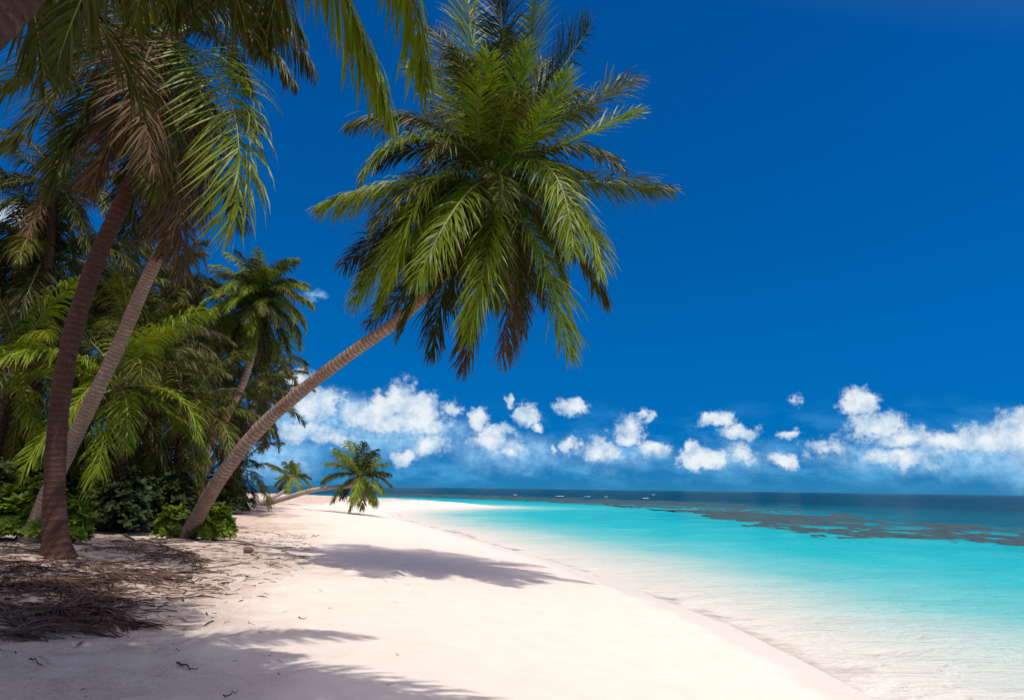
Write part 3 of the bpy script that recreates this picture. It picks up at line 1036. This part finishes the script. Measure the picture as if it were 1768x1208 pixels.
# ------------------------------------------------------------------ two bowed palms far along the beach
def far_palm(label, trunk_px, depth, r0, r1, mat, FR, scale, seed):
    b = ground(*trunk_px[0])
    root = palm_root(b, label)
    pts = [Vector((b.x, b.y, b.z - .1))] + [at(p[0], p[1], depth + (b.y - depth) * (1 - (i + 1) / (len(trunk_px) - 1))) for i, p in enumerate(trunk_px[1:])]
    add_trunk(root, b, pts, r0, r1, mat, .2, .1, 10, .5, seed)
    C = pts[-1]
    add_crownshaft(root, b, C, (.5, 0, .8), r1)
    for k, (tp, d2) in enumerate(FR):
        t = at(tp[0], tp[1], C.y + d2)
        m = (Vector(C) + t) * .5 + Vector((0, 0, .30 * (t - Vector(C)).length * (.55 if tp[1] > 830 else .3)))
        cv, L = bez(C, m, t, 18)
        add_frond(root, b, cv, L, (M_LEAF, M_LEAF, M_LEAFSHADE)[k % 3], M_RIB, n=62, lmax=.26 * L + .10, w=.05, droop=.6, roll=random.uniform(-.5, .5),
                  seed=900 + seed * 40 + k, sides=4)


far_palm('small palm with bowed trunk and round green crown hanging over the far sand',
         [(436, 871), (470, 866), (505, 856), (540, 846), (575, 841), (605, 838), (622, 822)], 46, .22, .13, M_BARE,
         [((580, 775), -.5), ((600, 762), .6), ((628, 764), -.4), ((655, 790), .8), ((668, 800), -.6), ((676, 838), .2), ((660, 850), -1.0), ((648, 872), -.6),
          ((625, 878), -1.2), ((606, 880), -.4), ((574, 866), .6), ((558, 832), -.3), ((560, 826), 1.0), ((588, 790), 1.4), ((640, 780), 1.5), ((664, 820), 1.6),
          ((640, 866), 1.4), ((590, 860), 1.2), ((612, 868), -1.8), ((578, 780), -1.4), ((650, 776), -1.5), ((612, 766), -.1), ((565, 800), .2), ((672, 818), -1.0)], 1, 1)
far_palm('pale curved palm trunk rising from the far sand with a small tufted crown',
         [(440, 868), (462, 862), (484, 852), (500, 838), (506, 822)], 54, .17, .11, M_BARE,
         [((472, 808), .3), ((478, 825), -.6), ((490, 797), .4), ((504, 796), -.3), ((518, 812), .7), ((536, 825), -.4), ((538, 840), .3), ((520, 848), -.8),
          ((482, 845), .9), ((475, 838), -.3), ((515, 800), 1.2), ((528, 818), 1.0), ((496, 850), -.9)], .9, 2)

# ------------------------------------------------------------------ shrubs

def make_shrub(label, c, rx, ry, h, nros, leaf, mat, seed, name='beach_shrub', per=7):
    r = np.random.default_rng(seed)
    base = Vector((c[0], c[1], gz(c[0], c[1])))
    root = bpy.data.objects.new(name, None)
    COL.objects.link(root)
    root.location = base
    tag(root, label, 'shrub')
    # lumpy dome of leaf rosettes
    nl = 7
    lx = r.uniform(-.6, .6, nl) * rx
    ly = r.uniform(-.6, .6, nl) * ry
    lr = r.uniform(.45, .8, nl)
    k = r.integers(0, nl, nros)
    th = r.uniform(0, 2 * np.pi, nros)
    cz = r.uniform(-.1, 1, nros)
    rr = np.sqrt(np.maximum(0, 1 - np.clip(cz, 0, 1) ** 2)) * r.uniform(.75, 1.05, nros)
    P = np.stack([lx[k] + np.cos(th) * rr * lr[k] * rx * .75, ly[k] + np.sin(th) * rr * lr[k] * ry * .75,
                  h * (.12 + .88 * np.clip(cz, 0, 1) * lr[k] * r.uniform(.75, 1.25, nros))], -1)
    out = nrm(np.stack([np.cos(th) * rr, np.sin(th) * rr, np.clip(cz, 0, 1) + .45], -1))
    V, Q = [], []
    a0 = r.uniform(0, 6.28, nros)
    ref = nrm(np.cross(out, r.normal(0, 1, (nros, 3))))
    oth = np.cross(out, ref)
    idx = 0
    for j in range(per):
        a = a0 + j * 2 * np.pi / per + r.normal(0, .25, nros)
        rad = np.cos(a)[:, None] * ref + np.sin(a)[:, None] * oth
        d = nrm(rad + out * r.uniform(.2, .9, nros)[:, None])
        s = nrm(np.cross(d, out))
        L = leaf * r.uniform(.7, 1.25, nros)[:, None]
        up = np.cross(s, d)
        p0 = P
        pm = P + d * L * .55 + up * L * .06
        p1 = P + d * L
        wv = s * L * .24
        quad = np.stack([p0 - wv * .2, p0 + wv * .2, pm + wv, pm - wv, p1 + wv * .55 - up * L * .04, p1 - wv * .55 - up * L * .04], 1)
        V.append(quad.reshape(-1, 3))
        b = idx + np.arange(nros)[:, None] * 6
        Q.append(np.concatenate([b + np.array([[0, 1, 2, 3]]), b + np.array([[3, 2, 4, 5]])]))
        idx += nros * 6
    fo = link('foliage', mesh_np('foliage', np.concatenate(V), np.concatenate(Q)), mat, root)
    fo['kind'] = 'stuff'
    sv, sq, st, o = [], [], [], 0
    for i in range(10):
        e = P[r.integers(0, nros)]
        b0 = np.array([e[0] * .3, e[1] * .3, -.05])
        cv, L = bez(b0, (b0 + e) * .5 + r.normal(0, .06, 3), e, 6)
        v, q, t = tube(cv, np.linspace(.02, .006, 6), 5)
        sv.append(v); sq.append(q + o); st.append(t + o); o += len(v)
    link('stem', mesh_np('stem', np.concatenate(sv), np.concatenate(sq), np.concatenate(st)), M_WOOD, root)
    return root


def shrub_px(label, px, dep, hw_px, top_py, nros, leaf, mat, seed, ry=None):
    k = dep / F
    p = at(px, 860, dep)
    top = at(px, top_py, dep).z
    h = max(.35, top - gz(p.x, dep))
    make_shrub(label, (p.x, dep), hw_px * k, ry or hw_px * k * .8, h, nros, leaf, mat, seed)


shrub_px('glossy broadleaf shrub at the left edge behind the dark palm foot', 30, 15.6, 70, 800, 620, .16, M_SHRUB, 1)
shrub_px('leafy green shrub right behind the foot of the dark trunk', 135, 15.8, 40, 842, 260, .16, M_SHRUB, 2)
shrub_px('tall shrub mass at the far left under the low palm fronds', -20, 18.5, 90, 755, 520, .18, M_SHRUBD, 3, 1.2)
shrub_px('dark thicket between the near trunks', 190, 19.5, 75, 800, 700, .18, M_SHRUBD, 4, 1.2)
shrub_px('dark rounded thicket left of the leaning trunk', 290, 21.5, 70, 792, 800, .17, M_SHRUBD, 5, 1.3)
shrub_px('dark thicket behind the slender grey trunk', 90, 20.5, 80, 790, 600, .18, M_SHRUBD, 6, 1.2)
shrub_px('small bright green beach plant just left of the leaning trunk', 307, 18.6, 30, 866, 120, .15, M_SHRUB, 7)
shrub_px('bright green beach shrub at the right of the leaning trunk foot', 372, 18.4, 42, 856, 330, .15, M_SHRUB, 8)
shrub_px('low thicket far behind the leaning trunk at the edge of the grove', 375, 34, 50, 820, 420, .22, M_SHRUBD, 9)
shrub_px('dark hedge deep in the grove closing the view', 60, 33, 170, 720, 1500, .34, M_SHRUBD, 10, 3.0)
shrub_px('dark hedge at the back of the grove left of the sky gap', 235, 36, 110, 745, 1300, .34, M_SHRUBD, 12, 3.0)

# ------------------------------------------------------------------ fallen fronds and other litter

def fallen(label, a, b, seed, mat=None, bow=.15, lmax=.5, n=46, drop=.28):
    p, q = ground(*a), ground(*b)
    r = random.Random(seed)
    cv, L = bez(p, (p + q) * .5 + Vector((r.uniform(-.15, .15), r.uniform(-bow, bow), 0)), q, 24)
    t = np.linspace(0, 1, 24)
    cv[:, 2] = hgt(cv[:, 0], cv[:, 1]) + .035 + .05 * np.sin(np.pi * t) ** 2 * r.uniform(.1, 1)
    o = bpy.data.objects.new('fallen_frond', None)
    COL.objects.link(o)
    o.location = p
    tag(o, label, 'palm frond')
    rib, lv = frond_meshes(cv, L, n=n, lmax=lmax, w=.022, droop=.25, vup=.1, s0=.2, rad=.015, seed=seed, drop=drop, flat=hgt)
    c0 = Vector(cv[0]) - p
    link('midrib', rib, M_RIBLIT, o, c0)
    lo = link('leaflets', lv, mat or M_LITTER, o, c0)
    lo['kind'] = 'stuff'


fallen('long dead frond lying across the sand just below the dark palm foot', (-30, 975), (240, 992), 1, lmax=.6)
fallen('dead frond with twiggy tips right of the dark palm foot', (215, 925), (345, 985), 2, lmax=.55)
fallen('dead frond with its stalk end lifted near the leaning trunk foot', (335, 960), (205, 935), 3)
fallen('dark tangled frond at the left edge below the palm foot', (-40, 1005), (190, 1035), 4, lmax=.65)
fallen('dead frond with pale stalk pointing to the lower left', (30, 1072), (205, 1012), 5, lmax=.55)
fallen('dead frond combed out to the right over the lower left sand', (-20, 1050), (215, 1065), 6, lmax=.6)
fallen('lowest dead frond of the heap, fraying over the sand', (-40, 1092), (170, 1088), 7, lmax=.5)
fallen('dead frond lying behind the dark palm foot', (20, 925), (200, 915), 8, lmax=.5)
fallen('small dead frond end on the sand right of the heap', (330, 1000), (250, 990), 9, lmax=.28, n=26)
fallen('dead frond at the left edge beside the dark palm foot', (-30, 945), (70, 955), 10, lmax=.5)
fallen('brown frond at the shrub line between the two near palms', (165, 903), (290, 905), 11, lmax=.4)
fallen('thin dead frond running from the heap towards the leaning palm', (180, 975), (330, 955), 12, lmax=.5)
fallen('half buried dead frond in the middle of the heap', (60, 1010), (240, 1045), 13, lmax=.5)
fallen('dead frond under the shrub hedge at the left edge', (-20, 918), (80, 915), 14, lmax=.45)


for k, (a, b, lab) in enumerate([
        ((-40, 1030), (120, 1000), 'dead frond leaning up over the left side of the heap'), ((10, 1000), (180, 1010), 'dead frond in the dark core of the heap'),
        ((-40, 1070), (130, 1045), 'dead frond fanned over the left edge of the heap'), ((90, 1060), (235, 1085), 'frayed frond end reaching the small sunlit patch'),
        ((120, 1000), (300, 1003), 'thin frond stalk pointing right from the middle of the heap'), ((130, 940), (270, 958), 'dead frond pressed flat right beside the dark palm foot'),
        ((260, 960), (345, 972), 'twiggy frond tip below the lifted stalk'), ((-30, 965), (60, 985), 'dead frond left of the dark palm foot at the picture edge'),
        ((-30, 1110), (110, 1075), 'dead frond crossing the lowest left of the heap'), ((0, 1040), (150, 1070), 'dead frond buried under the combed out frond')]):
    fallen(lab, a, b, 40 + k, lmax=.5 + .02 * (k % 5), n=56)


def leaf_litter():
    """loose leaflet strips strewn under the palms"""
    r = np.random.default_rng(4)
    n = 5200
    x = np.concatenate([r.normal(-6.6, 1.2, 2600), r.uniform(-14, -4.2, 2600)])
    y = np.concatenate([r.normal(9.6, 1.7, 2600), r.uniform(5, 22, 2600)])
    keep = (shore(x, y) > 7.2) & (y > 3)
    x, y = x[keep], y[keep]
    n = len(x)
    a = r.normal(.2, .7, n)
    L = r.uniform(.06, .38, n)
    hw = r.uniform(.003, .012, n)
    dx, dy = np.cos(a), np.sin(a)
    V = []
    for t in (-.5, 0, .5):
        cx, cy = x + dx * L * t, y + dy * L * t + (.04 * L if t == 0 else 0)
        for sg in (-1, 1):
            w_ = hw * (1 if t == 0 else .35) * sg
            vx, vy = cx - dy * w_, cy + dx * w_
            V.append(np.stack([vx, vy, hgt(vx, vy) + .006 + r.uniform(0, .02, n)], -1))
    V = np.stack(V, 1).reshape(-1, 3)
    b = np.arange(n)[:, None] * 6
    Q = np.concatenate([b + np.array([[0, 1, 3, 2]]), b + np.array([[2, 3, 5, 4]])])
    tag(link('leaf_litter', mesh_np('leaf_litter', V, Q), M_LITTER), 'dry leaflet scraps strewn over the sand under the palms', 'leaf litter', kind='stuff')


leaf_litter()


def twig(label, a, b, r0, seed, name='twig', group=None, mat=None):
    p, q = ground(*a), ground(*b)
    r = np.random.default_rng(seed)
    n = 9
    t = np.linspace(0, 1, n)[:, None]
    c = np.array(list(p)) * (1 - t) + np.array(list(q)) * t
    L = np.linalg.norm(c[-1] - c[0])
    c[1:-1] += np.cumsum(r.normal(0, .012 * L, (n - 2, 3)), axis=0)
    c[:, 2] = hgt(c[:, 0], c[:, 1]) + r0 * .7 + np.abs(r.normal(0, .012, n))
    v, qd, tr = tube(c - c[0], np.linspace(r0 * .6, r0 * .2, n), 5)
    tag(link(name, mesh_np(name, v, qd, tr), mat or M_WOOD, None, c[0]), label, 'twig', group)


twig('thin twig curled on the shaded sand at the lower left edge', (50, 1140), (75, 1152), .012, 1)
twig('long thin straw line of wrack running right of the leaning trunk foot', (380, 940), (500, 944), .012, 2, 'wrack_line')
twig('short stick on the shaded sand at the bottom left', (385, 1206), (410, 1196), .012, 3)
twig('dark crooked stick on the shaded sand left of centre bottom', (305, 1150), (342, 1160), .018, 4)
twig('branched stick at the shadow edge right of the heap', (305, 1015), (372, 1006), .014, 5)
twig('short wood scrap beside the branched stick', (384, 1010), (396, 1009), .025, 6)
twig('grey stick lying in the small sunlit patch', (272, 1052), (292, 1040), .012, 7)
twig('short dark stick in the middle of the sunlit sand', (515, 1068), (530, 1071), .012, 8)
twig('thin stick on the bright sand below the bowed far palm', (538, 928), (552, 924), .02, 9)
twig('driftwood log on the far sand under the bowed palm trunk', (425, 880), (470, 884), .05, 10, 'driftwood')
rr_ = random.Random(5)
for k in range(40):
    x = rr_.choice([rr_.uniform(20, 420), rr_.uniform(380, 720)])
    y = rr_.uniform(1010, 1200) if x < 420 else rr_.uniform(930, 1190)
    ln = rr_.uniform(5, 13)
    shade = x < 420
    twig('tiny dark plant scrap on the shaded sand at the lower left' if shade else 'tiny dark plant scrap on the open sand right of the fallen fronds', (x, y), (x + ln, y + rr_.uniform(-4, 4)), rr_.uniform(.003, .006), 100 + k,
         'litter_bit', 'plant scraps on the shaded sand' if shade else 'plant scraps on the open sand')

# coconut husk with its stalk
hp = ground(428, 955)
hr = bpy.data.objects.new('coconut', None)
COL.objects.link(hr)
hr.location = hp
hr.scale = (.7, .7, .7)
tag(hr, 'grey coconut husk with curled stalk on the sand right of the leaning trunk', 'coconut')
th = np.linspace(0, np.pi, 12)
prof = np.stack([np.sin(th) ** .8 * .105 * (1 + .12 * np.cos(th)), -np.cos(th) * .14], -1)
av = np.linspace(0, 2 * np.pi, 16, endpoint=False)
hv = np.stack([np.stack([p[1] + 0 * av, p[0] * np.cos(av) * (1 + .06 * np.cos(3 * av)), p[0] * np.sin(av) * (1 + .06 * np.cos(3 * av))], -1) for p in prof]).reshape(-1, 3)
hv[:, 2] += .095
i_ = np.arange(11)[:, None] * 16 + np.arange(16)[None, :]
j_ = np.arange(11)[:, None] * 16 + (np.arange(16)[None, :] + 1) % 16
link('husk', mesh_np('husk', hv, np.stack([i_, j_, j_ + 16, i_ + 16], -1).reshape(-1, 4)), M_HUSK, hr)
sv_, sq_, st_ = tube(catmull([(.12, 0, .1), (.2, -.05, .04), (.24, -.12, .015), (.32, -.12, .02), (.36, -.06, .03)], .02)[0], .014, 6)
link('stalk', mesh_np('stalk', sv_, sq_, st_), M_WOOD, hr)

# breakers on the outer reef
for k, (x, y, wpx) in enumerate([(966, 856.5, 15), (1014, 857, 12), (1046, 857.5, 7), (1115, 860, 12), (1128, 853.5, 6), (890, 854, 7)]):
    p = sea_at(x, y)
    L = wpx * p.y / F
    n = 14
    t = np.linspace(-1, 1, n)
    r = np.random.default_rng(k)
    cc = np.stack([t * L / 2, r.normal(0, .1, n), .05 + 0 * t], -1)
    v, q, tr = tube(cc, .2 * np.sqrt(1 - .93 * t ** 2) * r.uniform(.6, 1.2, n), 8)
    v += r.normal(0, .05, v.shape)
    v[:, 2] *= .45
    o = link('breaking_wave', mesh_np('breaking_wave', v, q, tr), M_FOAM, None, (p.x, p.y, 0))
    tag(o, ['longest white breaker on the reef line, left of centre', 'second white breaker right of the longest one', 'small breaker third from the left on the reef line',
            'low wide breaker in front of the reef line', 'tiny whitecap near the horizon, above the wide breaker', 'small leftmost breaker near the far sand spit'][k], 'wave', 'breakers on the reef')
